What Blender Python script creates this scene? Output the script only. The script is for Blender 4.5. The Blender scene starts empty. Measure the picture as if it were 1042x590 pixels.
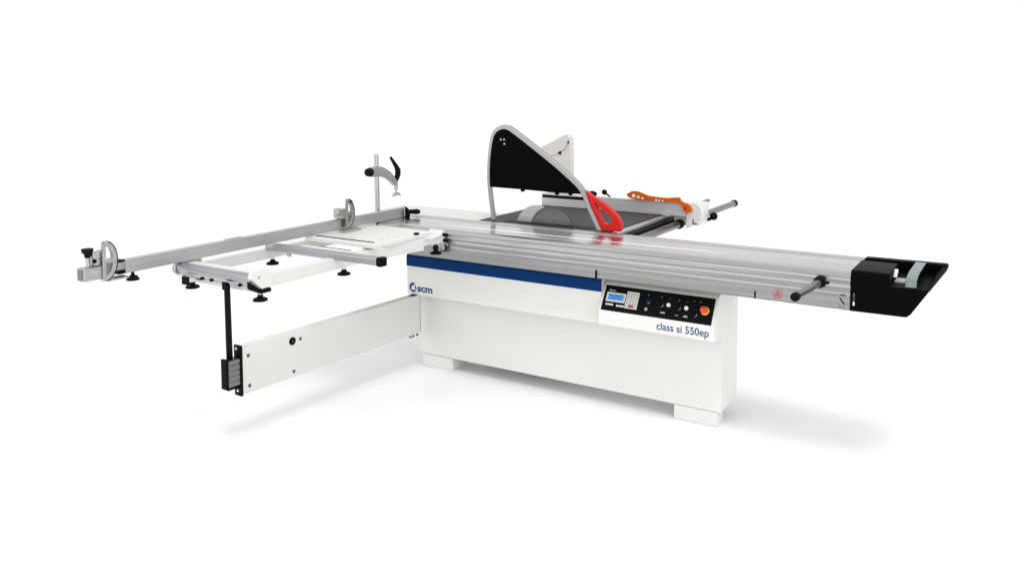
import bpy, bmesh, math, random
from mathutils import Vector, Matrix
random.seed(4)
sc = bpy.context.scene
COL = sc.collection

# ------------------------------------------------------------------ materials
def mat(name, col, rough=.5, metal=0., spec=.5, noise=0., nscale=20., stretch=None, bump=0., rvar=0., aniso=0., coat=0.):
    m = bpy.data.materials.new(name); m.use_nodes = True
    nt = m.node_tree; b = nt.nodes['Principled BSDF']
    c = (col[0], col[1], col[2], 1)
    b.inputs['Base Color'].default_value = c
    b.inputs['Roughness'].default_value = rough
    b.inputs['Metallic'].default_value = metal
    b.inputs['Specular IOR Level'].default_value = spec
    b.inputs['Coat Weight'].default_value = coat
    b.inputs['Anisotropic'].default_value = aniso
    if noise or bump or rvar:
        tc = nt.nodes.new('ShaderNodeTexCoord'); mp = nt.nodes.new('ShaderNodeMapping')
        nt.links.new(tc.outputs['Object'], mp.inputs['Vector'])
        if stretch: mp.inputs['Scale'].default_value = stretch
        n = nt.nodes.new('ShaderNodeTexNoise'); n.inputs['Scale'].default_value = nscale
        n.inputs['Detail'].default_value = 5; n.inputs['Roughness'].default_value = .6
        nt.links.new(mp.outputs['Vector'], n.inputs['Vector'])
        if noise:
            mr = nt.nodes.new('ShaderNodeMapRange')
            mr.inputs['From Min'].default_value = .25; mr.inputs['From Max'].default_value = .75
            mr.inputs['To Min'].default_value = 1 - noise; mr.inputs['To Max'].default_value = 1 + noise
            nt.links.new(n.outputs['Fac'], mr.inputs['Value'])
            mx = nt.nodes.new('ShaderNodeVectorMath'); mx.operation = 'SCALE'
            mx.inputs[0].default_value = col[:3]
            nt.links.new(mr.outputs['Result'], mx.inputs['Scale'])
            nt.links.new(mx.outputs['Vector'], b.inputs['Base Color'])
        if rvar:
            mr = nt.nodes.new('ShaderNodeMapRange')
            mr.inputs['From Min'].default_value = .25; mr.inputs['From Max'].default_value = .75
            mr.inputs['To Min'].default_value = max(.02, rough - rvar); mr.inputs['To Max'].default_value = rough + rvar
            nt.links.new(n.outputs['Fac'], mr.inputs['Value'])
            nt.links.new(mr.outputs['Result'], b.inputs['Roughness'])
        if bump:
            bp = nt.nodes.new('ShaderNodeBump'); bp.inputs['Strength'].default_value = bump
            bp.inputs['Distance'].default_value = .002
            nt.links.new(n.outputs['Fac'], bp.inputs['Height'])
            nt.links.new(bp.outputs['Normal'], b.inputs['Normal'])
    return m

M = dict(
    white=mat('white_powder_coat', (.72, .712, .69), .42, spec=.3, noise=.015, nscale=260, bump=.05),
    ivory=mat('ivory_painted_steel', (.60, .585, .55), .45, spec=.2, noise=.02, nscale=150),
    white2=mat('white_painted_steel', (.65, .64, .615), .4, spec=.3, noise=.015, nscale=200, bump=.03),
    alu=mat('anodised_aluminium', (.45, .45, .448), .19, 1, noise=.24, nscale=30, stretch=(.03, 3, 3), rvar=.06),
    alurail=mat('brushed_aluminium_rail', (.46, .46, .455), .40, 1, noise=.22, nscale=30, stretch=(.05, 3, 3), rvar=.06),
    alushade=mat('shaded_side_aluminium', (.31, .31, .305), .36, 1, noise=.26, nscale=26, stretch=(.05, 2, 2), rvar=.06),  # table aluminium darkened: shade of the front face put into the colour
    alufence=mat('pale_aluminium_fence', (.60, .60, .605), .5, .7, noise=.06, nscale=24, stretch=(.06, 3, 3)),
    alu_y=mat('drawn_aluminium', (.50, .505, .505), .40, 1, noise=.07, nscale=26, stretch=(3, .06, 3), rvar=.06),
    tube=mat('aluminium_tube', (.38, .385, .405), .38, 1, noise=.05, nscale=20, stretch=(.06, 3, 3)),
    tube2=mat('dull_steel', (.22, .22, .22), .45, 1, noise=.12, nscale=20, stretch=(.3, .3, 4)),
    cast=mat('cast_aluminium', (.42, .42, .41), .34, 1, noise=.2, nscale=60, bump=.1),
    chrome=mat('polished_steel', (.52, .52, .525), .22, 1, noise=.04, nscale=40),
    iron=mat('ground_cast_iron', (.05, .05, .051), .6, .0, spec=.12, noise=.15, nscale=30, stretch=(.1, 2, 2), rvar=.05),
    rod=mat('burnished_steel_rod', (.17, .17, .175), .26, 1, noise=.1, nscale=30),
    blade=mat('saw_blade_steel', (.14, .14, .14), .27, 1, noise=.1, nscale=50),
    black=mat('black_plastic', (.003, .003, .003), .5, spec=.06, noise=.2, nscale=150),
    satin=mat('black_satin_plastic', (.002, .0018, .0026), .5, spec=.03, noise=.2, nscale=200, bump=.04),
    guard=mat('black_guard_panel', (.0015, .0015, .0015), .5, spec=.03, noise=.2, nscale=30),
    rim=mat('grey_guard_rim', (.36, .36, .36), .4, .8, noise=.04, nscale=60),
    blue=mat('blue_enamel', (.001, .030, .135), .45, spec=.06, noise=.04, nscale=60),
    ink=mat('blue_print', (.02, .07, .2), .5, spec=.2, noise=.03, nscale=200),
    red=mat('red_plastic', (.55, .016, .012), .4, spec=.15, noise=.06, nscale=40),
    orange=mat('orange_plastic', (.55, .105, .006), .45, spec=.15, noise=.1, nscale=40),
    redbtn=mat('red_button', (.75, .05, .02), .3, noise=.03, nscale=80),
    yellow=mat('yellow_ring', (.85, .5, .06), .4, noise=.03, nscale=80),
    face=mat('black_fascia_film', (.003, .0033, .004), .4, spec=.08, noise=.1, nscale=90),
    grey=mat('grey_print', (.36, .37, .38), .5, noise=.05, nscale=200),
    darkgrey=mat('dark_grey_steel', (.06, .06, .06), .5, noise=.1, nscale=90),
    dim=mat('dim_print', (.10, .11, .12), .5, noise=.05, nscale=200),
    paper=mat('white_print', (.8, .8, .8), .5, noise=.02, nscale=200),
    key=mat('keypad_film', (.66, .66, .62), .45, noise=.05, nscale=120),
    keyd=mat('keypad_key', (.42, .45, .40), .45, noise=.05, nscale=120),
    sticker=mat('red_sticker', (.40, .08, .07), .5, noise=.05, nscale=120),
    glass=mat('grey_plastic_strip', (.16, .21, .215), .35, spec=.3, noise=.08, nscale=30),
    rubber=mat('black_rubber', (.003, .003, .003), .6, spec=.1, noise=.2, nscale=90),
    floor=mat('white_studio_floor', (.83, .83, .83), .8, spec=.02, noise=.002, nscale=3),
)
def emit(name, col, s):
    m = mat(name, (.02, .05, .1), .3); b = m.node_tree.nodes['Principled BSDF']
    b.inputs['Emission Color'].default_value = (*col, 1); b.inputs['Emission Strength'].default_value = s
    return m
M['lcd'] = emit('lcd_backlight', (.07, .36, .80), .8)
M['lcdtext'] = emit('lcd_digits', (.01, .09, .32), .7)

# ------------------------------------------------------------------ helpers
def box(bm, x0, x1, y0, y1, z0, z1, rot=None):
    vs = [bm.verts.new((x, y, z)) for x in (x0, x1) for y in (y0, y1) for z in (z0, z1)]
    for f in ((0, 1, 3, 2), (4, 6, 7, 5), (0, 4, 5, 1), (2, 3, 7, 6), (0, 2, 6, 4), (1, 5, 7, 3)):
        bm.faces.new([vs[i] for i in f])
    return vs
def cyl(bm, p0, p1, r0, r1=None, n=24):
    r1 = r0 if r1 is None else r1
    p0, p1 = Vector(p0), Vector(p1); d = (p1 - p0).normalized()
    a = d.orthogonal().normalized(); b = d.cross(a)
    A, B = [], []
    for i in range(n):
        t = 2 * math.pi * i / n; v = a * math.cos(t) + b * math.sin(t)
        A.append(bm.verts.new(p0 + v * r0)); B.append(bm.verts.new(p1 + v * r1))
    for i in range(n):
        j = (i + 1) % n; bm.faces.new((A[i], A[j], B[j], B[i]))
    bm.faces.new(A[::-1]); bm.faces.new(B)
def ball(bm, c, r, sx=1, sy=1, sz=1, n=16):
    m = Matrix.Translation(c) @ Matrix.Diagonal((r * sx, r * sy, r * sz, 1))
    bmesh.ops.create_uvsphere(bm, u_segments=n, v_segments=n // 2, radius=1, matrix=m)
def prism(bm, pts, axis, lo, hi):
    """polygon pts in the two other axes (in xyz order), extruded along axis"""
    def P(a, b, c): return {'x': (c, a, b), 'y': (a, c, b), 'z': (a, b, c)}[axis]
    A = [bm.verts.new(P(a, b, lo)) for a, b in pts]; B = [bm.verts.new(P(a, b, hi)) for a, b in pts]
    n = len(pts)
    for i in range(n):
        j = (i + 1) % n; bm.faces.new((A[i], A[j], B[j], B[i]))
    bm.faces.new(A[::-1]); bm.faces.new(B)
def ring_prism(bm, outer, inner, axis, lo, hi, closed=True):
    """band between two polylines with equal counts, extruded along axis"""
    def P(a, b, c): return {'x': (c, a, b), 'y': (a, c, b), 'z': (a, b, c)}[axis]
    L = [[bm.verts.new(P(a, b, c)) for a, b in pl] for pl in (outer, inner) for c in (lo, hi)]
    o0, o1, i0, i1 = L; n = len(outer); rng = range(n) if closed else range(n - 1)
    for k in rng:
        j = (k + 1) % n
        bm.faces.new((o0[k], o0[j], o1[j], o1[k])); bm.faces.new((i0[k], i1[k], i1[j], i0[j]))
        bm.faces.new((o0[k], i0[k], i0[j], o0[j])); bm.faces.new((o1[k], o1[j], i1[j], i1[k]))
    if not closed:
        for k in (0, n - 1): bm.faces.new((o0[k], o1[k], i1[k], i0[k]))
def smooth_line(pts, per=6):
    out = []
    n = len(pts)
    for i in range(n - 1):
        p0 = Vector(pts[max(i - 1, 0)]); p1 = Vector(pts[i]); p2 = Vector(pts[i + 1]); p3 = Vector(pts[min(i + 2, n - 1)])
        for k in range(per):
            t = k / per
            out.append(.5 * (2 * p1 + (p2 - p0) * t + (2 * p0 - 5 * p1 + 4 * p2 - p3) * t * t + (3 * p1 - p0 - 3 * p2 + p3) * t ** 3))
    out.append(Vector(pts[-1]))
    return out
def sweep(bm, pts, radii, n=12, flat=1.):
    """tapered tube along 3-D points"""
    rings = []
    up = None
    for i, p in enumerate(pts):
        p = Vector(p)
        d = (Vector(pts[min(i + 1, len(pts) - 1)]) - Vector(pts[max(i - 1, 0)])).normalized()
        a = Vector((1, 0, 0)); a = (a - d * a.dot(d)).normalized(); b = d.cross(a)
        r = radii[i] if isinstance(radii, (list, tuple)) else radii
        rings.append([bm.verts.new(p + (a * math.cos(2 * math.pi * k / n) * flat + b * math.sin(2 * math.pi * k / n)) * r) for k in range(n)])
    for A, B in zip(rings, rings[1:]):
        for k in range(n):
            j = (k + 1) % n; bm.faces.new((A[k], A[j], B[j], B[k]))
    bm.faces.new(rings[0][::-1]); bm.faces.new(rings[-1])

def link(o, parent=None):
    COL.objects.link(o)
    if parent is not None:
        o.parent = parent; o.matrix_parent_inverse = ABS[parent.name].inverted()
    ABS[o.name] = Matrix.Identity(4)
    return o
ABS = {}
def obj(name, m, build, parent=None, bevel=0., seg=2, xf=None, angle=35):
    bm = bmesh.new(); build(bm)
    bmesh.ops.recalc_face_normals(bm, faces=bm.faces)
    if xf is not None: bm.transform(xf)
    # the mesh sits round its own centre
    lo = Vector([min(v.co[i] for v in bm.verts) for i in range(3)]); hi = Vector([max(v.co[i] for v in bm.verts) for i in range(3)])
    c = (lo + hi) / 2
    bm.transform(Matrix.Translation(-c))
    me = bpy.data.meshes.new(name); bm.to_mesh(me); bm.free()
    for p in me.polygons: p.use_smooth = True
    me.set_sharp_from_angle(angle=math.radians(angle))
    me.materials.append(M[m] if isinstance(m, str) else m)
    o = bpy.data.objects.new(name, me)
    COL.objects.link(o); o.location = c
    if parent is not None:
        o.parent = parent; o.matrix_parent_inverse = ABS[parent.name].inverted()
    ABS[o.name] = Matrix.Translation(c)
    if bevel:
        bv = o.modifiers.new('bevel', 'BEVEL'); bv.width = bevel; bv.segments = seg
        bv.limit_method = 'ANGLE'; bv.angle_limit = math.radians(35); bv.harden_normals = True
    return o
def thing(name, loc, label, cat, group=None):
    o = bpy.data.objects.new(name, None); COL.objects.link(o); o.location = loc
    o.empty_display_size = .1
    ABS[o.name] = Matrix.Translation(loc)
    o['label'] = label; o['category'] = cat
    if group: o['group'] = group
    return o
def text(name, s, size, m, parent, xf, width=None, height=None, thick=.0012, bold=0.):
    cu = bpy.data.curves.new(name, 'FONT'); cu.body = s; cu.size = size; cu.extrude = thick / 2; cu.offset = bold
    tmp = bpy.data.objects.new(name + '_curve', cu); COL.objects.link(tmp)
    bpy.context.view_layer.update()
    me = bpy.data.meshes.new_from_object(tmp.evaluated_get(bpy.context.evaluated_depsgraph_get()))
    bpy.data.objects.remove(tmp); bpy.data.curves.remove(cu)
    xs = [v.co.x for v in me.vertices]
    sx = width / (max(xs) - min(xs)) if width else 1
    sy = sx if height is None else height
    me.transform(Matrix.Diagonal((sx, sy, 1, 1)) @ Matrix.Translation((-min(xs), 0, 0)))
    me.transform(xf)
    me.materials.clear(); me.materials.append(M[m])
    me.name = name
    o = bpy.data.objects.new(name, me); COL.objects.link(o)
    o.parent = parent; o.matrix_parent_inverse = ABS[parent.name].inverted(); ABS[o.name] = Matrix.Identity(4)
    return o
FRONT = Matrix(((1, 0, 0, 0), (0, 0, -1, 0), (0, 1, 0, 0), (0, 0, 0, 1)))   # XY text plane -> XZ facing -Y

# ------------------------------------------------------------------ setting
def f_(bm):
    bmesh.ops.create_circle(bm, cap_ends=True, segments=128, radius=8.5, matrix=Matrix.Translation((-.5, 1.0, 0)))
fl = obj('floor', 'floor', f_); fl.location.z = 0
fl['kind'] = 'structure'

# ================================================================== PANEL SAW
saw = thing('panel_saw', (-.95, .3, 0), 'large white sliding table panel saw with grey aluminium tables and a blue stripe', 'panel saw')

# --- cabinet
cab = obj('cabinet', 'white', lambda bm: box(bm, -1.935, 0, 0, .265, .076, .722), saw, .008)
def foot_(x0, x1, y1):
    return lambda bm: box(bm, x0, x1, .003, y1, 0, .0755)
obj('foot', 'white', foot_(-.251, -.021, .098), cab, .004)
obj('foot', 'white', foot_(-1.893, -1.667, .155), cab, .004)
obj('rear_cabinet', 'white', lambda bm: box(bm, -1.56, -1.0, .28, 1.25, .09, .86), saw, .008)

# --- front cover with blue stripe
def cover_(bm):
    prism(bm, [(-.1, .466), (-.1, .640), (-.1, .70), (-.085, .718), (-.003, .718), (-.003, .466)], 'x', -1.926, -.6155)
cov = obj('front_cover', 'white', cover_, saw, .004)
def stripe_(bm):
    prism(bm, [(-.103, .639), (-.103, .700), (-.0875, .7205), (-.03, .7215), (-.03, .716), (-.098, .69), (-.098, .639)], 'x', -1.928, -.6165)
obj('blue_stripe', 'blue', stripe_, cov, .003)
# emblem: a disc with a white sail cut out, leaning
def emblem_(bm):
    cx, cz, R = -1.879, .5115, .0285
    def arc(r, a0, a1, n, ox=0, oz=0): return [(cx + ox + r * math.cos(math.radians(a0 + (a1 - a0) * i / n)), cz + oz + r * math.sin(math.radians(a0 + (a1 - a0) * i / n))) for i in range(n + 1)]
    # left crescent
    o = arc(R, 62, 318, 30); i_ = []
    A = Vector((cx + .008, cz + .018)); B = Vector((cx + .012, cz - .0135)); Cc = Vector((cx - .019, cz - .010))
    for k in range(31):
        t = k / 30
        if t < .5: p = A + (Cc - A) * (t * 2); p += Vector((-.0035, .001)) * math.sin(math.pi * t * 2)
        else: p = Cc + (B - Cc) * (t * 2 - 1); p += Vector((0, -.005)) * math.sin(math.pi * (t * 2 - 1))
        i_.append((p.x, p.y))
    ring_prism(bm, o, i_, 'y', -.1016, -.0995, closed=False)
    # right leaf
    prism(bm, [(cx + .0125, cz + .024), (cx + .017, cz + .012), (cx + .027, cz - .004), (cx + .0225, cz - .0115), (cx + .0165, cz - .0125), (cx + .0145, cz + .004)], 'y', -.1016, -.0995)
obj('logo_emblem', 'ink', emblem_, cov)
text('logo_lettering', 'scm', .05, 'ink', cov, Matrix.Translation((-1.846, -.1005, .4905)) @ FRONT, width=.113, height=1.2, bold=.0016)

# --- control panel
prof = [(-.147, .478), (-.147, .556), (-.072, .677), (-.05, .694), (.10, .702), (.156, .702), (.156, .440), (.02, .458)]
cp = obj('control_panel', 'white', lambda bm: prism(bm, prof, 'x', -.613, .006), saw, .006, 3)
b0, b1 = Vector((-.147, .556)), Vector((-.072, .677))
SL = (b1 - b0).length; EZ = (b1 - b0) / SL
NRM = Vector((0, -EZ.y, EZ.x))
PX0, PX1 = -.600, -.008
PANEL = Matrix(((1, 0, 0, PX0), (0, EZ.x, -EZ.y, b0.x), (0, EZ.y, EZ.x, b0.y), (0, 0, 0, 1)))   # local: x along, y up the slope, z out
W_, H_ = PX1 - PX0, SL
def pobj(name, m, u0, u1, v0, v1, z0, z1, bevel=0.):
    return obj(name, m, lambda bm: box(bm, u0 * W_, u1 * W_, v0 * H_, v1 * H_, z0, z1), cp, bevel, xf=PANEL)
pobj('fascia', 'face', 0, 1, .02, .985, -.001, .002, .0008)
pobj('display_frame', 'key', .028, .208, .365, .72, .001, .0042, .001)
pobj('display', 'lcd', .044, .194, .43, .655, .002, .0052)
def digits_(bm):
    random.seed(7)
    for (u, v, w) in ((.055, .57, .03), (.095, .57, .05), (.152, .575, .03), (.07, .48, .05), (.13, .48, .045)):
        box(bm, u * W_, (u + w) * W_, v * H_, (v + .045) * H_, .0045, .0056)
obj('display_digits', 'lcdtext', digits_, cp, xf=PANEL)
for (u0, u1, v0, v1) in ((.046, .062, .775, .815), (.065, .105, .785, .80), (.036, .052, .225, .295), (.056, .072, .225, .295), (.076, .092, .225, .295), (.096, .108, .225, .295), (.138, .154, .21, .28), (.158, .172, .21, .28), (.176, .192, .21, .28), (.195, .209, .21, .28)):
    pobj('panel_key', 'paper', u0, u1, v0, v1, .001, .0034, .0004)
pobj('keypad', 'key', .216, .330, .195, .83, .001, .0036, .0006)
for i in range(4):
    for j in range(5):
        if j == 0 and i in (1, 2): continue
        u = .225 + i * .0262; v = .23 + j * .115
        pobj('keypad_key', 'keyd', u, u + .0185, v, v + .075, .003, .0046, .0005)
pobj('keypad_stop_key', 'sticker', .250, .298, .225, .335, .003, .0052, .0006)
def disc(name, m, u, v, r, z0, z1, bevel=0.):
    return obj(name, m, lambda bm: cyl(bm, (u * W_, v * H_, z0), (u * W_, v * H_, z1), r, n=28), cp, bevel, xf=PANEL)
def knob(u, v, m, arcm):
    def k(bm):
        cyl(bm, (u * W_, v * H_, .001), (u * W_, v * H_, .008), .0085, .0078, n=28)
        box(bm, u * W_ - .003, u * W_ + .003, v * H_ - .0075, v * H_ + .0075, .007, .012)
    o = obj('selector_knob', m, k, cp, .0008, xf=PANEL)
    def a(bm):
        out = [(u * W_ + .0120 * math.cos(math.radians(t)), v * H_ + .0120 * math.sin(math.radians(t))) for t in range(-80, 31, 10)]
        inn = [(u * W_ + .0095 * math.cos(math.radians(t)), v * H_ + .0095 * math.sin(math.radians(t))) for t in range(-80, 31, 10)]
        ring_prism(bm, out, inn, 'z', .001, .0028, closed=False)
    obj('knob_scale', arcm, a, cp, xf=PANEL)
knob(.416, .541, 'blue', 'grey'); knob(.541, .50, 'black', 'grey'); knob(.697, .475, 'black', 'grey')
knob(.847, .32, 'black', 'grey')
disc('indicator_lamp', 'grey', .416, .267, .0085, .001, .0045, .001)
disc('push_button', 'paper', .609, .527, .0105, .001, .009, .0015)
disc('push_button', 'paper', .768, .50, .0105, .001, .009, .0015)
for (u, v, w, h) in ((.413, .789, .012, .05), (.533, .787, .014, .04), (.61, .76, .006, .05), (.692, .747, .012, .045), (.767, .735, .006, .05), (.823, .794, .012, .04), (.879, .79, .012, .04)):
    pobj('panel_marking', 'dim', u - w / 2, u + w / 2, v - h / 2, v + h / 2, .001, .0028)
pobj('panel_icon', 'grey', .548, .590, .20, .255, .001, .0028)
pobj('panel_icon', 'grey', .682, .708, .19, .212, .001, .0028)
obj('panel_icon', 'grey', lambda bm: prism(bm, [(.752 * W_, .175 * H_), (.792 * W_, .175 * H_), (.792 * W_, .205 * H_), (.780 * W_, .245 * H_), (.764 * W_, .245 * H_), (.752 * W_, .205 * H_)], 'z', .001, .0028), cp, xf=PANEL)
disc('emergency_stop_ring', 'yellow', .929, .50, .0215, .001, .004, .0008)
def stop_(bm):
    cx, cy = .927 * W_, .50 * H_
    cyl(bm, (cx, cy, .002), (cx, cy, .020), .011)
    cyl(bm, (cx - .002, cy, .018), (cx - .002, cy, .028), .0165, .016); cyl(bm, (cx - .002, cy, .028), (cx - .002, cy, .031), .016, .010)
obj('emergency_stop_button', 'redbtn', stop_, cp, .001, xf=PANEL)
text('model_lettering', 'class si 550ep', .05, 'ink', cp, Matrix.Translation((-.288, -.1476, .5015)) @ FRONT, width=.270, height=1.06, bold=.0004)

# --- sliding table profile
XL, XR = -2.20, .632
def table_(bm):
    yf = -.197
    pts = [(.098, .75), (.098, .899), (.0965, .9), (-.038, .9), (-.039, .896), (-.050, .896), (-.051, .9),
           (-.098, .9), (-.099, .8975), (-.106, .8975), (-.107, .9), (-.145, .9), (-.160, .8992), (-.172, .8972), (-.182, .894), (-.189, .8885), (yf + .002, .879), (yf + .002, .75)]
    prism(bm, pts, 'x', XL, XR)
tab = obj('sliding_table', 'alu', table_, saw, 0, angle=22)
def brail_(bm):
    pts = [(.213, .735), (.213, .893), (.207, .8985), (.150, .9), (.149, .897), (.143, .897), (.142, .9), (.118, .9005), (.112, .899), (.1035, .893), (.1035, .735)]
    prism(bm, pts, 'x', XL, XR - .001)
obj('back_rail', 'alurail', brail_, tab, 0, angle=22)
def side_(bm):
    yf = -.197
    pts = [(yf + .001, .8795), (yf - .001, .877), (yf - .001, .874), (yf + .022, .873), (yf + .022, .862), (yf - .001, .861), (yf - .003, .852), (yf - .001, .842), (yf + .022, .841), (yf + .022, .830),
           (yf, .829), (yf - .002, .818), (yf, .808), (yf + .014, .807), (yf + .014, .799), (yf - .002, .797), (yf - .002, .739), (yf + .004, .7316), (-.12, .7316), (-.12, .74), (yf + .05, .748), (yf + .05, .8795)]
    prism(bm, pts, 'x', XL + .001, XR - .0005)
obj('side_profile', 'alushade', side_, tab, 0, angle=22)
def mark_(x0, x1, z0, z1):
    return lambda bm: box(bm, x0, x1, -.2015, -.1985, z0, z1)
obj('position_mark', 'black', mark_(.214, .221, .734, .768), tab)
obj('position_mark', 'black', lambda bm: box(bm, -.603, -.596, -.206, -.1985, .732, .776), tab)
def warn_(bm):
    # a triangle over a bar in a thin ring
    cx, cz = .321, .768
    o = [(cx + .021 * math.cos(t * math.pi / 15), cz + .021 * math.sin(t * math.pi / 15)) for t in range(30)]
    i_ = [(cx + .0185 * math.cos(t * math.pi / 15), cz + .0185 * math.sin(t * math.pi / 15)) for t in range(30)]
    ring_prism(bm, o, i_, 'y', -.2006, -.1985)
    prism(bm, [(cx - .013, cz - .005), (cx + .013, cz - .005), (cx + .003, cz + .014), (cx - .003, cz + .014)], 'y', -.2006, -.1985)
    box(bm, cx - .016, cx + .016, -.2006, -.1985, cz - .014, cz - .009)
obj('warning_sticker', 'sticker', warn_, tab)
dcx, dcz = .601, .770
obj('rotation_sticker', 'black', lambda bm: prism(bm, [(dcx - .013, dcz + .012), (dcx - .008, dcz + .014), (dcx + .011, dcz - .011), (dcx + .006, dcz - .013)], 'y', -.2008, -.1985), tab)
for x0, x1, z0, z1 in ((-.010, .012, .024, .029), (-.013, -.006, -.026, -.022), (.002, .010, -.028, -.025)):
    obj('sticker_mark', 'darkgrey', lambda bm: box(bm, dcx + x0, dcx + x1, -.2008, -.1985, dcz + z0, dcz + z1), tab)
# push handle on the table side
hd = obj('push_handle', 'rod', lambda bm: cyl(bm, (.507, -.205, .846), (.480, -.525, .846), .0165), tab, .001)
obj('handle_collar', 'rubber', lambda bm: (cyl(bm, (.5075, -.197, .846), (.505, -.222, .846), .026)), tab, .004)
obj('handle_cap', 'rubber', lambda bm: cyl(bm, (.4805, -.520, .846), (.4785, -.548, .846), .0185), tab, .003)
obj('handle_latch', 'rubber', lambda bm: box(bm, .520, .545, -.206, -.196, .839, .852), tab, .002)

# --- end cap tray of the sliding table
cap = obj('end_cap', 'satin', lambda bm: prism(bm, [(.632, .731), (.858, .733), (.874, .746), (.946, .858), (.632, .858)], 'y', -.199, .214), saw, .004)
def tray_(bm):
    prism(bm, [(.634, .857), (.946, .857), (.978, .878), (.984, .897), (.978, .906), (.634, .903)], 'y', .165, .2145)
def tend_(bm):
    # end wall: low at the front corner, rising to the back wall
    F = [(.925, .8565), (.9465, .8565), (.9475, .860), (.940, .862)]; B = [(.930, .8565), (.979, .879), (.984, .897), (.965, .903)]
    a = [bm.verts.new((x, -.1985, z)) for x, z in F]; b = [bm.verts.new((x, .168, z)) for x, z in B]
    for k in range(4):
        q = (k + 1) % 4; bm.faces.new((a[k], a[q], b[q], b[k]))
    bm.faces.new(a[::-1]); bm.faces.new(b)
obj('tray_end', 'satin', tend_, cap, .001)
obj('tray_wall', 'satin', tray_, cap, .002)
obj('tray_block', 'satin', lambda bm: prism(bm, [(-.1992, .857), (-.1992, .900), (-.186, .911), (.060, .911), (.085, .905), (.085, .857)], 'x', .633, .788), cap, .004)
def strip_(bm):
    o = [(.164, .908), (-.09, .908), (-.175, .895), (-.190, .862)]
    i_ = [(.164, .902), (-.088, .902), (-.167, .890), (-.182, .862)]
    ring_prism(bm, o, i_, 'x', .851, .893, closed=False)
obj('tray_strip', 'glass', strip_, cap, .001)
obj('tray_latch', 'paper', lambda bm: (prism(bm, [(-.075, .875), (-.055, .886), (-.035, .905), (-.020, .888), (-.028, .886), (-.036, .893), (-.05, .876)], 'x', .788, .802)), cap, .001)
obj('tray_pad', 'grey', lambda bm: box(bm, .797, .838, -.105, -.03, .857, .866), cap, .001)
obj('cap_mark', 'paper', lambda bm: box(bm, .645, .652, -.2012, -.198, .758, .774), cap)
for z in (.782, .795, .806):
    obj('cap_mark', 'grey', lambda bm: box(bm, .647, .651, -.2012, -.198, z, z + .004), cap)

# --- crosscut frame (outrigger)
fr = obj('crosscut_frame', 'white2', lambda bm: box(bm, -1.695, -1.645, -1.478, -.205, .808, .867), saw, .003)
obj('rear_beam', 'white2', lambda bm: box(bm, -2.185, -2.135, -1.52, -.205, .812, .866), fr, .003)
obj('end_beam', 'white2', lambda bm: box(bm, -2.13, -1.60, -1.522, -1.492, .804, .824), fr, .003)
obj('end_strip', 'white2', lambda bm: box(bm, -2.10, -1.60, -1.524, -1.478, .868, .892), fr, .003)
def roller_(bm):
    cyl(bm, (-2.095, -1.555, .873), (-1.590, -1.555, .873), .0255, n=32)
obj('roller', 'tube', roller_, fr, .002)
obj('roller_cap', 'cast', lambda bm: (cyl(bm, (-2.118, -1.56, .870), (-2.096, -1.56, .870), .029, n=28), box(bm, -2.125, -2.09, -1.55, -1.44, .868, .897)), fr, .004)
hexa = [(-1.590, .884), (-1.578, .912), (-1.488, .914), (-1.471, .888), (-1.471, .831), (-1.529, .829)]
obj('corner_plate', 'white2', lambda bm: prism(bm, hexa, 'x', -1.600, -1.576), fr, .003)
obj('corner_plug', 'black', lambda bm: prism(bm, [(-1.592, .872), (-1.532, .826), (-1.545, .815), (-1.592, .838)], 'x', -1.600, -1.580), fr, .003)
obj('corner_pad', 'black', lambda bm: box(bm, -1.605, -1.575, -1.535, -1.476, .808, .826), fr, .003)
obj('corner_bolt', 'grey', lambda bm: (cyl(bm, (-1.577, -1.545, .885), (-1.573, -1.545, .885), .006)), fr)
obj('clip', 'black', lambda bm: box(bm, -2.045, -2.003, -1.592, -1.578, .806, .844), fr, .003)
obj('strut_head', 'black', lambda bm: box(bm, -1.768, -1.735, -1.590, -1.576, .814, .850), fr, .003)
for x in (-1.985, -1.92, -1.725):
    obj('beam_bolt', 'black', lambda bm: cyl(bm, (x, -1.530, .829), (x, -1.516, .829), .008, n=14), fr)
obj('beam_slot', 'black', lambda bm: box(bm, -2.03, -1.99, -1.5235, -1.517, .818, .823), fr)
obj('crossbar', 'tube', lambda bm: box(bm, -2.085, -1.372, -1.010, -.966, .858, .899), fr, .012, 4)
obj('crossbar_cap', 'black', lambda bm: box(bm, -1.374, -1.338, -1.012, -.964, .856, .901), fr, .008, 3)
obj('crossbar_clamp', 'cast', lambda bm: box(bm, -2.14, -2.08, -1.01, -.95, .862, .890), fr, .003)
obj('crossbar_bolt', 'cast', lambda bm: cyl(bm, (-1.985, -.988, .84), (-1.985, -.988, .862), .012), fr, .001)
obj('flat_bar', 'white2', lambda bm: box(bm, -2.10, -1.60, -.760, -.702, .878, .897), fr, .003)
obj('flat_bar', 'white2', lambda bm: box(bm, -2.02, -1.66, -.875, -.835, .862, .874), fr, .003)
obj('flat_bar_edge', 'black', lambda bm: box(bm, -2.08, -1.66, -.7015, -.691, .884, .8995), fr, .001)
obj('flat_bar_edge', 'darkgrey', lambda bm: box(bm, -1.93, -1.70, -.8345, -.826, .866, .8755), fr, .001)
obj('top_plate', 'white2', lambda bm: prism(bm, [(-2.17, -.690), (-1.66, -.690), (-1.63, -.60), (-1.63, -.203), (-2.17, -.203)], 'z', .868, .888), fr, .003)
for x, y in ((-1.70, -.46), (-1.735, -.50), (-1.705, -.58)):
    obj('plate_screw', 'grey', lambda bm: cyl(bm, (x, y, .887), (x, y, .8892), .006, n=14), fr)
obj('plate_latch', 'black', lambda bm: box(bm, -1.662, -1.640, -.360, -.338, .880, .900), fr)
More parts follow.
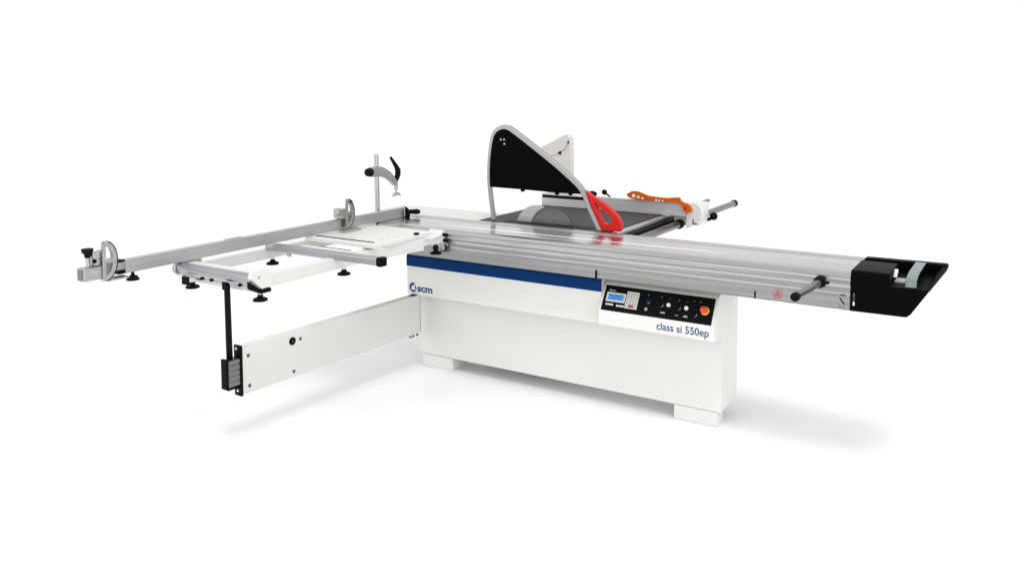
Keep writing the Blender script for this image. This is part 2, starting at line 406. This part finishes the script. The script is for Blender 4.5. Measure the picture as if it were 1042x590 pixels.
obj('table_bracket', 'white2', lambda bm: prism(bm, [(-1.70, -.60), (-1.6443, -.60), (-1.632, -.42), (-1.612, -.331), (-1.70, -.331)], 'z', .799, .8672), fr, .002)
obj('bracket_end', 'white2', lambda bm: prism(bm, [(-1.70, -.330), (-1.612, -.330), (-1.598, -.29), (-1.560, -.212), (-1.560, -.2005), (-1.70, -.2005)], 'z', .826, .8672), fr, .002)
obj('bracket_hook', 'white2', lambda bm: prism(bm, [(-.330, .866), (-.28, .872), (-.235, .880), (-.215, .900), (-.2005, .901), (-.2005, .866)], 'x', -1.66, -1.566), fr, .002)
for z in (.876, .845):
    obj('bracket_screw', 'black', lambda bm: cyl(bm, (-1.5655, -.212, z), (-1.535, -.212, z), .0095, n=14), fr, .001)
def blever_(bm):
    sweep(bm, [(-1.562, -.25, .815), (-1.545, -.235, .828), (-1.54, -.215, .830), (-1.54, -.205, .815)], .006, 8)
    cyl(bm, (-1.56, -.225, .79), (-1.56, -.225, .815), .010, n=14)
obj('bracket_lever', 'cast', blever_, fr, .001)
def lfoot(x, y, z):
    def b(bm):
        cyl(bm, (x, y, z), (x, y, z + .009), .034, .033, n=28); cyl(bm, (x, y, z + .009), (x, y, z + .018), .033, .014, n=28)
        cyl(bm, (x, y, z + .015), (x, y, z + .028), .013, n=18)
    obj('levelling_foot', 'rubber', b, fr, .002)
    obj('foot_stem', 'chrome', lambda bm: cyl(bm, (x, y, z + .026), (x, y, .815), .008, n=14), fr)
for x, y, z in ((-2.16, -1.446, .747), (-1.67, -1.458, .750), (-2.16, -.941, .772), (-1.67, -.915, .766), (-1.592, -.248, .768)):
    lfoot(x, y, z)
obj('foot_knob', 'rubber', lambda bm: ball(bm, (-1.592, -.250, .805), .0175), fr)

# --- crosscut fence
FX0, FX1 = -2.106, -2.082
fence = obj('crosscut_fence', 'alu_y', lambda bm: prism(bm, [(FX0, .901), (FX1, .901), (FX1, .960), (FX1 - .003, .964), (FX0, .964)], 'y', -1.845, .072), saw, .0015)
obj('fence_end_plate', 'paper', lambda bm: box(bm, FX0 + .002, FX1 - .001, .0722, .080, .903, .961), fence, .002)
obj('fence_knob', 'rubber', lambda bm: (cyl(bm, (-2.095, .081, .92), (-2.095, .094, .92), .044), cyl(bm, (-2.095, .092, .932), (-2.025, .130, .932), .011, .017), cyl(bm, (-2.025, .130, .932), (-2.008, .139, .932), .017, .010)), fence, .002)
obj('fence_joint', 'alu_y', lambda bm: box(bm, FX0 + .004, FX1 - .004, -1.30, -1.20, .963, .969), fence, .002)
obj('clamp_socket', 'cast', lambda bm: box(bm, -2.178, -2.1065, -.12, -.07, .89, .925), fence, .003)
ext = obj('fence_extension', 'cast', lambda bm: (box(bm, -2.112, -2.086, -1.96, -1.84, .918, .955)), fence, .003)
obj('extension_clamp', 'black', lambda bm: box(bm, -2.118, -2.078, -1.882, -1.848, .902, .9175), fence, .003)
obj('extension_clamp', 'black', lambda bm: box(bm, -2.118, -2.080, -1.885, -1.848, .9555, .964), fence, .003)
obj('fence_foot_knob', 'rubber', lambda bm: (cyl(bm, (-2.10, -1.80, .862), (-2.10, -1.80, .882), .030, .018, n=22), cyl(bm, (-2.10, -1.80, .88), (-2.10, -1.80, .902), .008, n=12)), fence, .002)
# length stop at the outer end
st = obj('end_stop', 'cast', lambda bm: box(bm, -2.085, -2.035, -2.064, -1.955, .908, .966), saw, .007, 3)
def halfmoon(cy, cz, R, x0, x1):
    def b(bm):
        ang = [96 - i * 186 / 24 for i in range(25)]
        o = [(cy + R * .62 * math.cos(math.radians(a)), cz + R * math.sin(math.radians(a))) for a in ang]
        i_ = [(cy + R * .38 * math.cos(math.radians(a)), cz + R * .74 * math.sin(math.radians(a))) for a in ang]
        ring_prism(bm, o, i_, 'x', x0, x1, closed=False)
        box(bm, x0 + .004, x1 - .004, cy - .012, cy + .004, cz - R * .98, cz + R * .98)
        box(bm, x0 + .002, x1 - .002, cy - .004, cy + R * .52, cz - .012, cz + .008)
    return b
obj('flip_blade', 'cast', halfmoon(-1.972, .985, .084, -2.040, -2.022), st, .002)
obj('blade_edge', 'black', lambda bm: ring_prism(bm, [(-1.972 + .0545 * math.cos(math.radians(a)), .985 + .086 * math.sin(math.radians(a))) for a in range(-86, 80, 8)],
                                                   [(-1.972 + .0505 * math.cos(math.radians(a)), .985 + .081 * math.sin(math.radians(a))) for a in range(-86, 80, 8)], 'x', -2.0405, -2.0215, closed=False), st)
obj('stop_body', 'cast', lambda bm: (box(bm, -2.08, -2.04, -2.015, -1.965, .968, 1.000), cyl(bm, (-2.06, -2.015, 1.0), (-2.06, -1.966, 1.01), .022)), st, .004)
obj('stop_end_face', 'tube2', lambda bm: box(bm, -2.079, -2.041, -2.0665, -2.062, .915, .959), st, .001)
obj('flip_web', 'tube2', lambda bm: prism(bm, [(-1.968, .914), (-1.950, .914), (-1.935, .935), (-1.933, .972), (-1.968, .972)], 'x', -2.034, -2.028), st)
obj('stop_screw', 'black', lambda bm: cyl(bm, (-2.039, -2.015, .990), (-2.032, -2.015, .990), .009), st, .001)
obj('star_knob', 'rubber', lambda bm: (cyl(bm, (-2.06, -2.030, 1.024), (-2.06, -2.030, 1.043), .022, .026, n=10), cyl(bm, (-2.06, -2.030, 1.003), (-2.06, -2.030, 1.026), .011, .015, n=16)), st, .004)
obj('knob_stem', 'chrome', lambda bm: cyl(bm, (-2.06, -2.030, .964), (-2.06, -2.030, 1.008), .0085, n=16), st)
obj('stop_plate', 'cast', lambda bm: box(bm, -2.08, -2.03, -1.965, -1.862, .893, .900), st, .001)
# flip stop riding on the fence
fs = obj('flip_stop', 'cast', halfmoon(-.470, .995, .083, -2.068, -2.050), saw, .002)
obj('blade_edge', 'black', lambda bm: ring_prism(bm, [(-.470 + .0545 * math.cos(math.radians(a)), .995 + .085 * math.sin(math.radians(a))) for a in range(-86, 80, 8)],
                                                   [(-.470 + .0505 * math.cos(math.radians(a)), .995 + .080 * math.sin(math.radians(a))) for a in range(-86, 80, 8)], 'x', -2.0685, -2.0495, closed=False), fs)
obj('stop_body', 'cast', lambda bm: (box(bm, -2.115, -2.05, -.525, -.485, .969, 1.025), cyl(bm, (-2.07, -.525, 1.005), (-2.07, -.55, 1.005), .018)), fs, .004)
obj('flip_web', 'tube2', lambda bm: prism(bm, [(-.466, .924), (-.448, .924), (-.433, .945), (-.431, .982), (-.466, .982)], 'x', -2.062, -2.056), fs)
obj('stop_tip', 'black', lambda bm: ball(bm, (-2.06, -.448, 1.06), .014), fs)
obj('stop_plate', 'chrome', lambda bm: box(bm, -2.085, -2.035, -.515, -.375, .889, .901), fs, .002)

# --- swing arm
N_, F_ = Vector((-1.926, -1.352, 0)), Vector((-1.844, -.082, 0))
D_ = (F_ - N_); L_ = D_.length; D_.normalize(); Q_ = Vector((D_.y, -D_.x, 0))     # Q points to +x (visible face)
ARM = Matrix(((D_.x, Q_.x, 0, N_.x), (D_.y, Q_.y, 0, N_.y), (0, 0, 1, 0), (0, 0, 0, 1)))  # local: x along the arm, y out of its face, z up
arm = obj('swing_arm', 'white2', lambda bm: box(bm, 0, L_ + .002, -.055, 0, .231, .465), saw, .003, xf=ARM)
obj('arm_grommet', 'black', lambda bm: cyl(bm, (.302, -.002, .421), (.302, .004, .421), .0205, n=24), arm, .002, xf=ARM)
obj('grommet_core', 'darkgrey', lambda bm: cyl(bm, (.302, .003, .421), (.302, .0052, .421), .005, n=24), arm, xf=ARM)
for s, z in ((.354, .421), (.308, .262), (.032, .417), (.036, .266)):
    obj('arm_bolt', 'darkgrey', lambda bm: cyl(bm, (s, -.001, z), (s, .003, z), .0085, n=18), arm, .001, xf=ARM)
def eplate_(bm):
    prism(bm, [(-.030, .240), (.012, .215), (.012, .452), (-.010, .470), (-.030, .468)], 'z', 0, .010)
obj('arm_end_plate', 'black', lambda bm: box(bm, -.014, -.001, -.050, .003, .226, .474), arm, .003, xf=ARM)
for y, z in ((-.028, .458), (-.022, .252)):
    obj('plate_bolt', 'paper', lambda bm: cyl(bm, (-.013, y, z), (-.0175, y, z), .0065, n=14), arm, xf=ARM)
def roll_(bm):
    for k in range(5): cyl(bm, (-.050, -.028, .2835 + k * .0265), (-.050, -.028, .309 + k * .0265), .031, n=28)
def rollf_(bm):
    z0, z1, n = .283, .416, 5; h = (z1 - z0) / n; y = -.046
    pts = []
    for k in range(n):
        za = z0 + k * h; pts += [(-.004, za + .002), (0, za + .006), (0, za + h - .006), (-.004, za + h - .002)]
    left = [(y, z1), (y, z0)]
    prism_l = pts + left
    vs0 = [bm.verts.new((-.079, p[0], p[1])) for p in prism_l]; vs1 = [bm.verts.new((-.016, p[0], p[1])) for p in prism_l]
    m_ = len(prism_l)
    for k in range(m_):
        q = (k + 1) % m_; bm.faces.new((vs0[k], vs0[q], vs1[q], vs1[k]))
    bm.faces.new(vs0[::-1]); bm.faces.new(vs1)
obj('support_roller', 'tube2', rollf_, arm, .0015, 2, xf=ARM)
obj('roller_bracket', 'black', lambda bm: (box(bm, -.092, -.0795, -.044, .001, .278, .424), box(bm, -.0795, -.016, -.044, -.006, .270, .2825)), arm, .003, xf=ARM)
P0 = ARM @ Vector((-.040, -.046, .405)); P1 = Vector((-1.7515, -1.574, .835))
obj('support_strut', 'black', lambda bm: cyl(bm, P0, P1, .0155, .0135, n=18), arm, .001)
obj('hinge', 'white', lambda bm: box(bm, L_ + .008, L_ + .083, -.05, -.002, .236, .462), arm, .002, xf=ARM)
obj('hinge_gap', 'darkgrey', lambda bm: box(bm, L_ + .0025, L_ + .0075, -.048, -.004, .233, .463), arm, xf=ARM)
obj('hinge_cap', 'black', lambda bm: box(bm, L_ - .055, L_ - .012, -.045, -.004, .4655, .4675), arm, .0008, xf=ARM)
for s in (L_ - .075, L_ - .05, L_ - .015):
    obj('hinge_screw', 'darkgrey', lambda bm: cyl(bm, (s, -.012, .216), (s, -.012, .232), .007, n=12), arm, .001, xf=ARM)

# --- cast iron table, white side table
mt = obj('main_table', 'iron', lambda bm: (box(bm, -1.612, -.728, .222, 1.30, .868, .9)), saw, .003)
obj('table_insert', 'black', lambda bm: box(bm, -1.45, -.86, .245, .315, .8995, .9015), mt)
obj('side_table', 'ivory', lambda bm: box(bm, -2.46, -1.618, .224, .545, .80, .897), saw, .004)

# --- rip fence guide rails
r1 = obj('guide_rail', 'alu_y', lambda bm: prism(bm, [(-.722, .872), (-.690, .872), (-.690, .889), (-.697, .896), (-.722, .896)], 'y', .225, 1.17), saw, .002)
obj('rail_bracket', 'black', lambda bm: box(bm, -.727, -.655, .226, 1.16, .835, .871), r1, .002)
r2 = obj('guide_bar', 'rod', lambda bm: cyl(bm, (-.612, .23, .846), (-.612, 2.12, .846), .0225, n=28), saw, .002)
obj('bar_cap', 'rubber', lambda bm: cyl(bm, (-.612, 2.12, .846), (-.612, 2.16, .846), .026, n=28), r2, .003)
obj('upper_bar', 'rod', lambda bm: cyl(bm, (-.610, 1.18, .935), (-.610, 1.55, .935), .013, n=18), saw, .001)
obj('upper_bar', 'rod', lambda bm: cyl(bm, (-.60, 1.18, .897), (-.60, 1.45, .897), .012, n=18), saw, .001)

# --- rip fence
rf = obj('rip_fence', 'alufence', lambda bm: prism(bm, [(.975, .9025), (1.02, .9025), (1.02, .987), (.975, .987)], 'x', -1.602, -.558), saw, .002)
obj('fence_slot_shade', 'black', lambda bm: box(bm, -1.595, -1.16, .9735, .9765, .958, .978), rf, .001)  # black strip paints the shade in the slot, no recess is cut
cpts = [(-.556, .838), (-.548, .826), (-.500, .857), (-.458, .888), (-.452, .930), (-.462, .966), (-.486, .992), (-.520, .995), (-.535, .960), (-.5565, .920), (-.5565, .905)]
car = obj('fence_carriage', 'white2', lambda bm: prism(bm, cpts, 'y', .978, 1.020), rf, .006, 3)
obj('carriage_body', 'white2', lambda bm: box(bm, -.66, -.49, 1.03, 1.22, .84, .975), rf, .012, 3)
obj('carriage_sleeve', 'rubber', lambda bm: cyl(bm, (-.612, .985, .846), (-.612, 1.03, .846), .030, n=28), rf, .003)
obj('carriage_scale', 'dim', lambda bm: (box(bm, -.512, -.505, .975, .9785, .858, .888), box(bm, -.512, -.488, .975, .9785, .858, .866)), rf)
obj('carriage_knob', 'rubber', lambda bm: (sweep(bm, [(-.55, 1.2, .852), (-.50, 1.2, .856), (-.47, 1.2, .868)], .011, 10), ball(bm, (-.452, 1.2, .884), .026)), rf)
obj('fence_lever', 'rubber', lambda bm: (sweep(bm, [(-1.10, 1.06, .965), (-1.13, 1.08, .978), (-1.185, 1.12, 1.000)], .006, 10), ball(bm, (-1.192, 1.12, 1.003), .019)), rf)
obj('fence_clamp_knob', 'rubber', lambda bm: (ball(bm, (-1.285, 1.12, .985), .030, 1.2, 1, .7), cyl(bm, (-1.27, 1.06, .97), (-1.285, 1.12, .985), .012)), rf)

# --- saw blades
def sawdisc(cx, cz, R, y, teeth, t=.004):
    def b(bm):
        pts = []
        for k in range(teeth):
            a = 2 * math.pi * k / teeth; st_ = 2 * math.pi / teeth
            for f, r in ((0, R), (.25, R), (.35, R - .0045), (.75, R - .005)):
                pts.append((cx + r * math.cos(a + f * st_), cz + r * math.sin(a + f * st_)))
        prism(bm, pts, 'y', y - t / 2, y + t / 2)
    return b
sb = obj('saw_blade', 'blade', sawdisc(-1.122, .859, .155, .272, 56), saw)
obj('blade_rim', 'darkgrey', lambda bm: ring_prism(bm, [(-1.122 + .1515 * math.cos(math.radians(a)), .859 + .1515 * math.sin(math.radians(a))) for a in range(0, 360, 6)],
                                               [(-1.122 + .1425 * math.cos(math.radians(a)), .859 + .1425 * math.sin(math.radians(a))) for a in range(0, 360, 6)], 'y', .2690, .2750), sb)
obj('rear_blade', 'alurail', sawdisc(-1.238, .852, .158, .300, 72), saw)

# --- blade guard
outer = [(-1.532, .902), (-1.553, 1.049), (-1.563, 1.164), (-1.556, 1.296), (-1.536, 1.411), (-1.506, 1.461), (-1.457, 1.487), (-1.409, 1.485), (-1.353, 1.456), (-1.177, 1.342), (-1.017, 1.231), (-.904, 1.136), (-.852, 1.032), (-.784, .902)]
inner_w = [.019, .018, .018, .018, .020, .023, .026, .027, .027, .027, .027, .027, .025, .025]
def offs(pl, ws):
    out = []
    for i, p in enumerate(pl):
        a = Vector(pl[max(i - 1, 0)]); b = Vector(pl[min(i + 1, len(pl) - 1)]); d = (b - a).normalized()
        out.append(Vector(p) + Vector((d.y, -d.x)) * ws[i])
    return out
OS = smooth_line(outer, 5)
ws = []
for i in range(len(OS)):
    t = i / 5; k = min(int(t), len(outer) - 2); ws.append(inner_w[k] + (inner_w[k + 1] - inner_w[k]) * (t - k))
IS = offs(OS, ws)
gd = obj('blade_guard', 'rim', lambda bm: ring_prism(bm, [tuple(p) for p in OS], [tuple(p) for p in IS], 'y', .236, .268, closed=False), saw, .003, 3)
# the black panel fills the rim above the lower edge
pan = [tuple(p) for p in offs(OS, [w * .62 for w in ws]) if p.y > 1.106]
pan = [(pan[0][0], 1.106)] + pan + [(-.905, 1.100), (-1.106, 1.099), (-1.307, 1.104)]
obj('guard_panel', 'guard', lambda bm: prism(bm, pan, 'y', .240, .264), gd, .002)
for x, z in ((-1.462, 1.400), (-1.438, 1.400), (-1.436, 1.374)):
    obj('guard_bolt', 'grey', lambda bm: cyl(bm, (x, .237, z), (x, .2415, z), .0060, n=14), gd)
def gring(bm):
    c = (-1.447, 1.384)
    ring_prism(bm, [(c[0] + .034 * math.cos(math.radians(a)), c[1] + .034 * math.sin(math.radians(a))) for a in range(0, 360, 12)],
               [(c[0] + .031 * math.cos(math.radians(a)), c[1] + .031 * math.sin(math.radians(a))) for a in range(0, 360, 12)], 'y', .2375, .2405)
obj('guard_hub', 'black', gring, gd)
for x, z in ((-1.315, 1.100), (-1.08, 1.095), (-.99, 1.098)):
    obj('guard_screw', 'black', lambda bm: cyl(bm, (x, .244, z), (x, .262, z), .011, n=14), gd)
ro = [(-.893, 1.124), (-.868, 1.109), (-.844, 1.093), (-.80, 1.071), (-.76, 1.049), (-.725, 1.023), (-.694, .997), (-.676, .972), (-.662, .944), (-.664, .918), (-.672, .9035), (-.72, .9025), (-.785, .9025), (-.812, .958), (-.840, 1.013), (-.866, 1.070)]
ri = [(-.830, 1.056), (-.822, 1.052), (-.812, 1.044), (-.797, 1.031), (-.781, 1.018), (-.752, 1.000), (-.730, .986), (-.722, .975), (-.722, .966), (-.730, .952), (-.740, .945), (-.752, .940), (-.772, .943), (-.788, .967), (-.804, 1.000), (-.820, 1.035)]
obj('guard_nose', 'red', lambda bm: ring_prism(bm, ro, ri, 'y', .238, .276), gd, .004, 3)

# --- dust extraction column behind the fence
hp = [(-1.70, .86), (-1.70, 1.24), (-1.765, 1.278), (-1.65, 1.333), (-1.553, 1.380), (-1.530, 1.384), (-1.517, 1.374), (-1.507, 1.348), (-1.503, .86)]
hood = obj('dust_column', 'ivory', lambda bm: prism(bm, hp, 'y', 1.21, 1.275), saw, .006, 3)
def fold_(bm):
    a = [(-1.650, 1.217), (-1.559, 1.253), (-1.520, 1.280), (-1.497, 1.318), (-1.490, 1.352), (-1.485, 1.352), (-1.490, 1.314), (-1.515, 1.273), (-1.556, 1.247), (-1.648, 1.212)]
    prism(bm, [(x - .032, z) for x, z in a], 'y', 1.2075, 1.2105)
obj('column_seam', 'grey', fold_, hood)
obj('column_latch', 'black', lambda bm: prism(bm, [(-1.604, 1.252), (-1.577, 1.266), (-1.575, 1.243), (-1.588, 1.240)], 'y', 1.204, 1.2105), hood, .001)
obj('column_screw', 'black', lambda bm: box(bm, -1.523, -1.514, 1.204, 1.2105, 1.318, 1.336), hood, .001)
obj('column_flange', 'ivory', lambda bm: box(bm, -1.71, -1.49, 1.20, 1.30, .88, .902), hood, .002)

# ================================================================== HOLD-DOWN CLAMP (lifts out of the fence)
cl = thing('hold_down_clamp', (-2.158, -.09, .9), 'silver hold-down clamp with curved arm and black lever standing behind the crosscut fence', 'clamp')
obj('post', 'chrome', lambda bm: cyl(bm, (-2.158, -.094, .90), (-2.158, -.100, 1.308), .015, n=20), cl, .002)
cp_ = smooth_line([(-.155, 1.200), (-.10, 1.199), (-.045, 1.188), (.005, 1.165), (.045, 1.135), (.075, 1.105)], 5)
cw = [.030] * 6 + [.030 - .016 * i / (len(cp_) - 7) for i in range(len(cp_) - 6)]
def carm_(bm):
    A, B = [], []
    for i, p in enumerate(cp_):
        a = cp_[max(i - 1, 0)]; b = cp_[min(i + 1, len(cp_) - 1)]; d = (b - a).normalized(); nrm = Vector((-d.y, d.x))
        A.append(tuple(p + nrm * cw[i])); B.append(tuple(p - nrm * cw[i]))
    ring_prism(bm, A, B, 'x', -2.176, -2.140, closed=False)
obj('clamp_arm', 'cast', carm_, cl, .005, 3)
obj('arm_edge', 'black', lambda bm: ring_prism(bm, [tuple(p + Vector((-(b - a).normalized().y, (b - a).normalized().x)) * (w + .0025)) for p, a, b, w in zip(cp_[4:], cp_[3:], cp_[5:] + cp_[-1:], cw[4:])],
                                                [tuple(p + Vector((-(b - a).normalized().y, (b - a).normalized().x)) * (w - .002)) for p, a, b, w in zip(cp_[4:], cp_[3:], cp_[5:] + cp_[-1:], cw[4:])], 'x', -2.172, -2.144, closed=False), cl)
obj('clamp_knob', 'rubber', lambda bm: cyl(bm, (-2.158, -.152, 1.200), (-2.158, -.186, 1.201), .028, .024, n=22), cl, .004)
lv = [Vector((-2.158, y, z)) for y, z in ((.036, 1.278), (.060, 1.250), (.085, 1.222), (.105, 1.192), (.104, 1.165), (.092, 1.138), (.084, 1.112))]
obj('clamp_lever', 'rubber', lambda bm: sweep(bm, lv, [.008, .011, .014, .018, .019, .015, .007], 14), cl)
obj('clamp_screw', 'chrome', lambda bm: (cyl(bm, (-2.158, .082, 1.125), (-2.158, .084, 1.068), .013, n=18), cyl(bm, (-2.158, .084, 1.068), (-2.158, .085, 1.048), .006, n=12)), cl, .001)
def shoe_(bm):
    ring_prism(bm, [(.055, 1.028), (.063, 1.044), (.085, 1.052), (.108, 1.044), (.116, 1.028)], [(.062, 1.026), (.070, 1.038), (.085, 1.042), (.101, 1.038), (.109, 1.026)], 'x', -2.172, -2.144, closed=False)
obj('clamp_shoe', 'chrome', shoe_, cl, .001)

# ================================================================== PUSH STICK resting on the rip fence
ps = thing('push_stick', (-.75, 1.0, .987), 'orange plastic push stick with holes resting on top of the rip fence', 'push stick')
up = [(-.945, 1.016), (-.908, 1.037), (-.869, 1.039), (-.830, 1.026), (-.798, 1.015), (-.728, 1.009), (-.659, 1.008), (-.620, 1.014), (-.584, 1.017), (-.574, .996), (-.549, .984), (-.524, .978), (-.508, .958), (-.501, .943), (-.512, .930), (-.528, .923)]
dn = [(-.930, 1.003), (-.908, .996), (-.869, .989), (-.830, .9885), (-.798, .9885), (-.728, .9885), (-.659, .9885), (-.620, .9885), (-.590, .988), (-.572, .976), (-.562, .962), (-.556, .950), (-.549, .940), (-.543, .933), (-.537, .928), (-.531, .924)]
up = [(a - .010, b + .006) for a, b in up]; dn = [(a - .012, b) for a, b in dn]
pst = obj('stick_body', 'orange', lambda bm: ring_prism(bm, up, dn, 'y', .954, .976, closed=False), ps, .003)
for x, z, r in ((-.890, 1.015, .012), (-.858, 1.008, .009), (-.829, 1.002, .008), (-.735, .996, .007), (-.715, .996, .006), (-.690, .995, .005)):
    obj('stick_hole', 'paper', lambda bm: cyl(bm, (x - .012, .9525, z), (x - .012, .9775, z), r, n=16), ps)
obj('stick_boss', 'red', lambda bm: cyl(bm, (-.552, .951, .958), (-.552, .9545, .958), .011, n=16), ps, .001)

# ------------------------------------------------------------------ light
w = bpy.data.worlds.new('World'); sc.world = w; w.use_nodes = True
bg = w.node_tree.nodes['Background']; bg.inputs['Color'].default_value = (1, 1, 1, 1); bg.inputs['Strength'].default_value = 1.06
def area(name, loc, tgt, sx, sy, power):
    l = bpy.data.lights.new(name, 'AREA'); l.shape = 'RECTANGLE'; l.size = sx; l.size_y = sy; l.energy = power
    o = bpy.data.objects.new(name, l); COL.objects.link(o); o.location = loc
    o.rotation_euler = (Vector(tgt) - Vector(loc)).to_track_quat('-Z', 'Y').to_euler()
    return o
area('overhead_softbox', (6.0, -7.0, 21), (-.8, .3, 0), 6.5, 6.5, 1950)
area('front_fill', (-4.2, -6.6, 2.8), (-1.5, 0, .4), 4.0, 2.5, 62)  # added fill lamp, brightens the white front faces
area('side_fill', (5.2, -2.6, 2.2), (-1.6, -.6, .4), 3.0, 2.5, 75)  # added fill lamp, lifts the arm and the right-hand end faces

# ------------------------------------------------------------------ camera
cx, cy, cz, yaw, pitch, f, px, py, roll = 1.3072466, -4.0549598, 1.7003811, -.55387017, -.06653052, 858.30787, 525.844573, 148.728878, -.00310854
fw = Vector((math.sin(yaw) * math.cos(pitch), math.cos(yaw) * math.cos(pitch), math.sin(pitch)))
r = Vector((math.cos(yaw), -math.sin(yaw), 0)); u = r.cross(fw)
r, u = r * math.cos(roll) + u * math.sin(roll), u * math.cos(roll) - r * math.sin(roll)
cam = bpy.data.cameras.new('Camera'); co = bpy.data.objects.new('Camera', cam); COL.objects.link(co)
co.matrix_world = Matrix(((r.x, u.x, -fw.x, cx), (r.y, u.y, -fw.y, cy), (r.z, u.z, -fw.z, cz), (0, 0, 0, 1)))
cam.sensor_width = 36; cam.lens = f * 36 / 1042
cam.shift_x = (521 - px) / 1042; cam.shift_y = (py - 295) / 1042
cam.clip_end = 500; cam.clip_start = .05
sc.camera = co
sc.view_settings.view_transform = 'Standard'; sc.view_settings.look = 'None'
sc.view_settings.exposure = 0; sc.view_settings.gamma = 1
sc.cycles.use_denoising = True
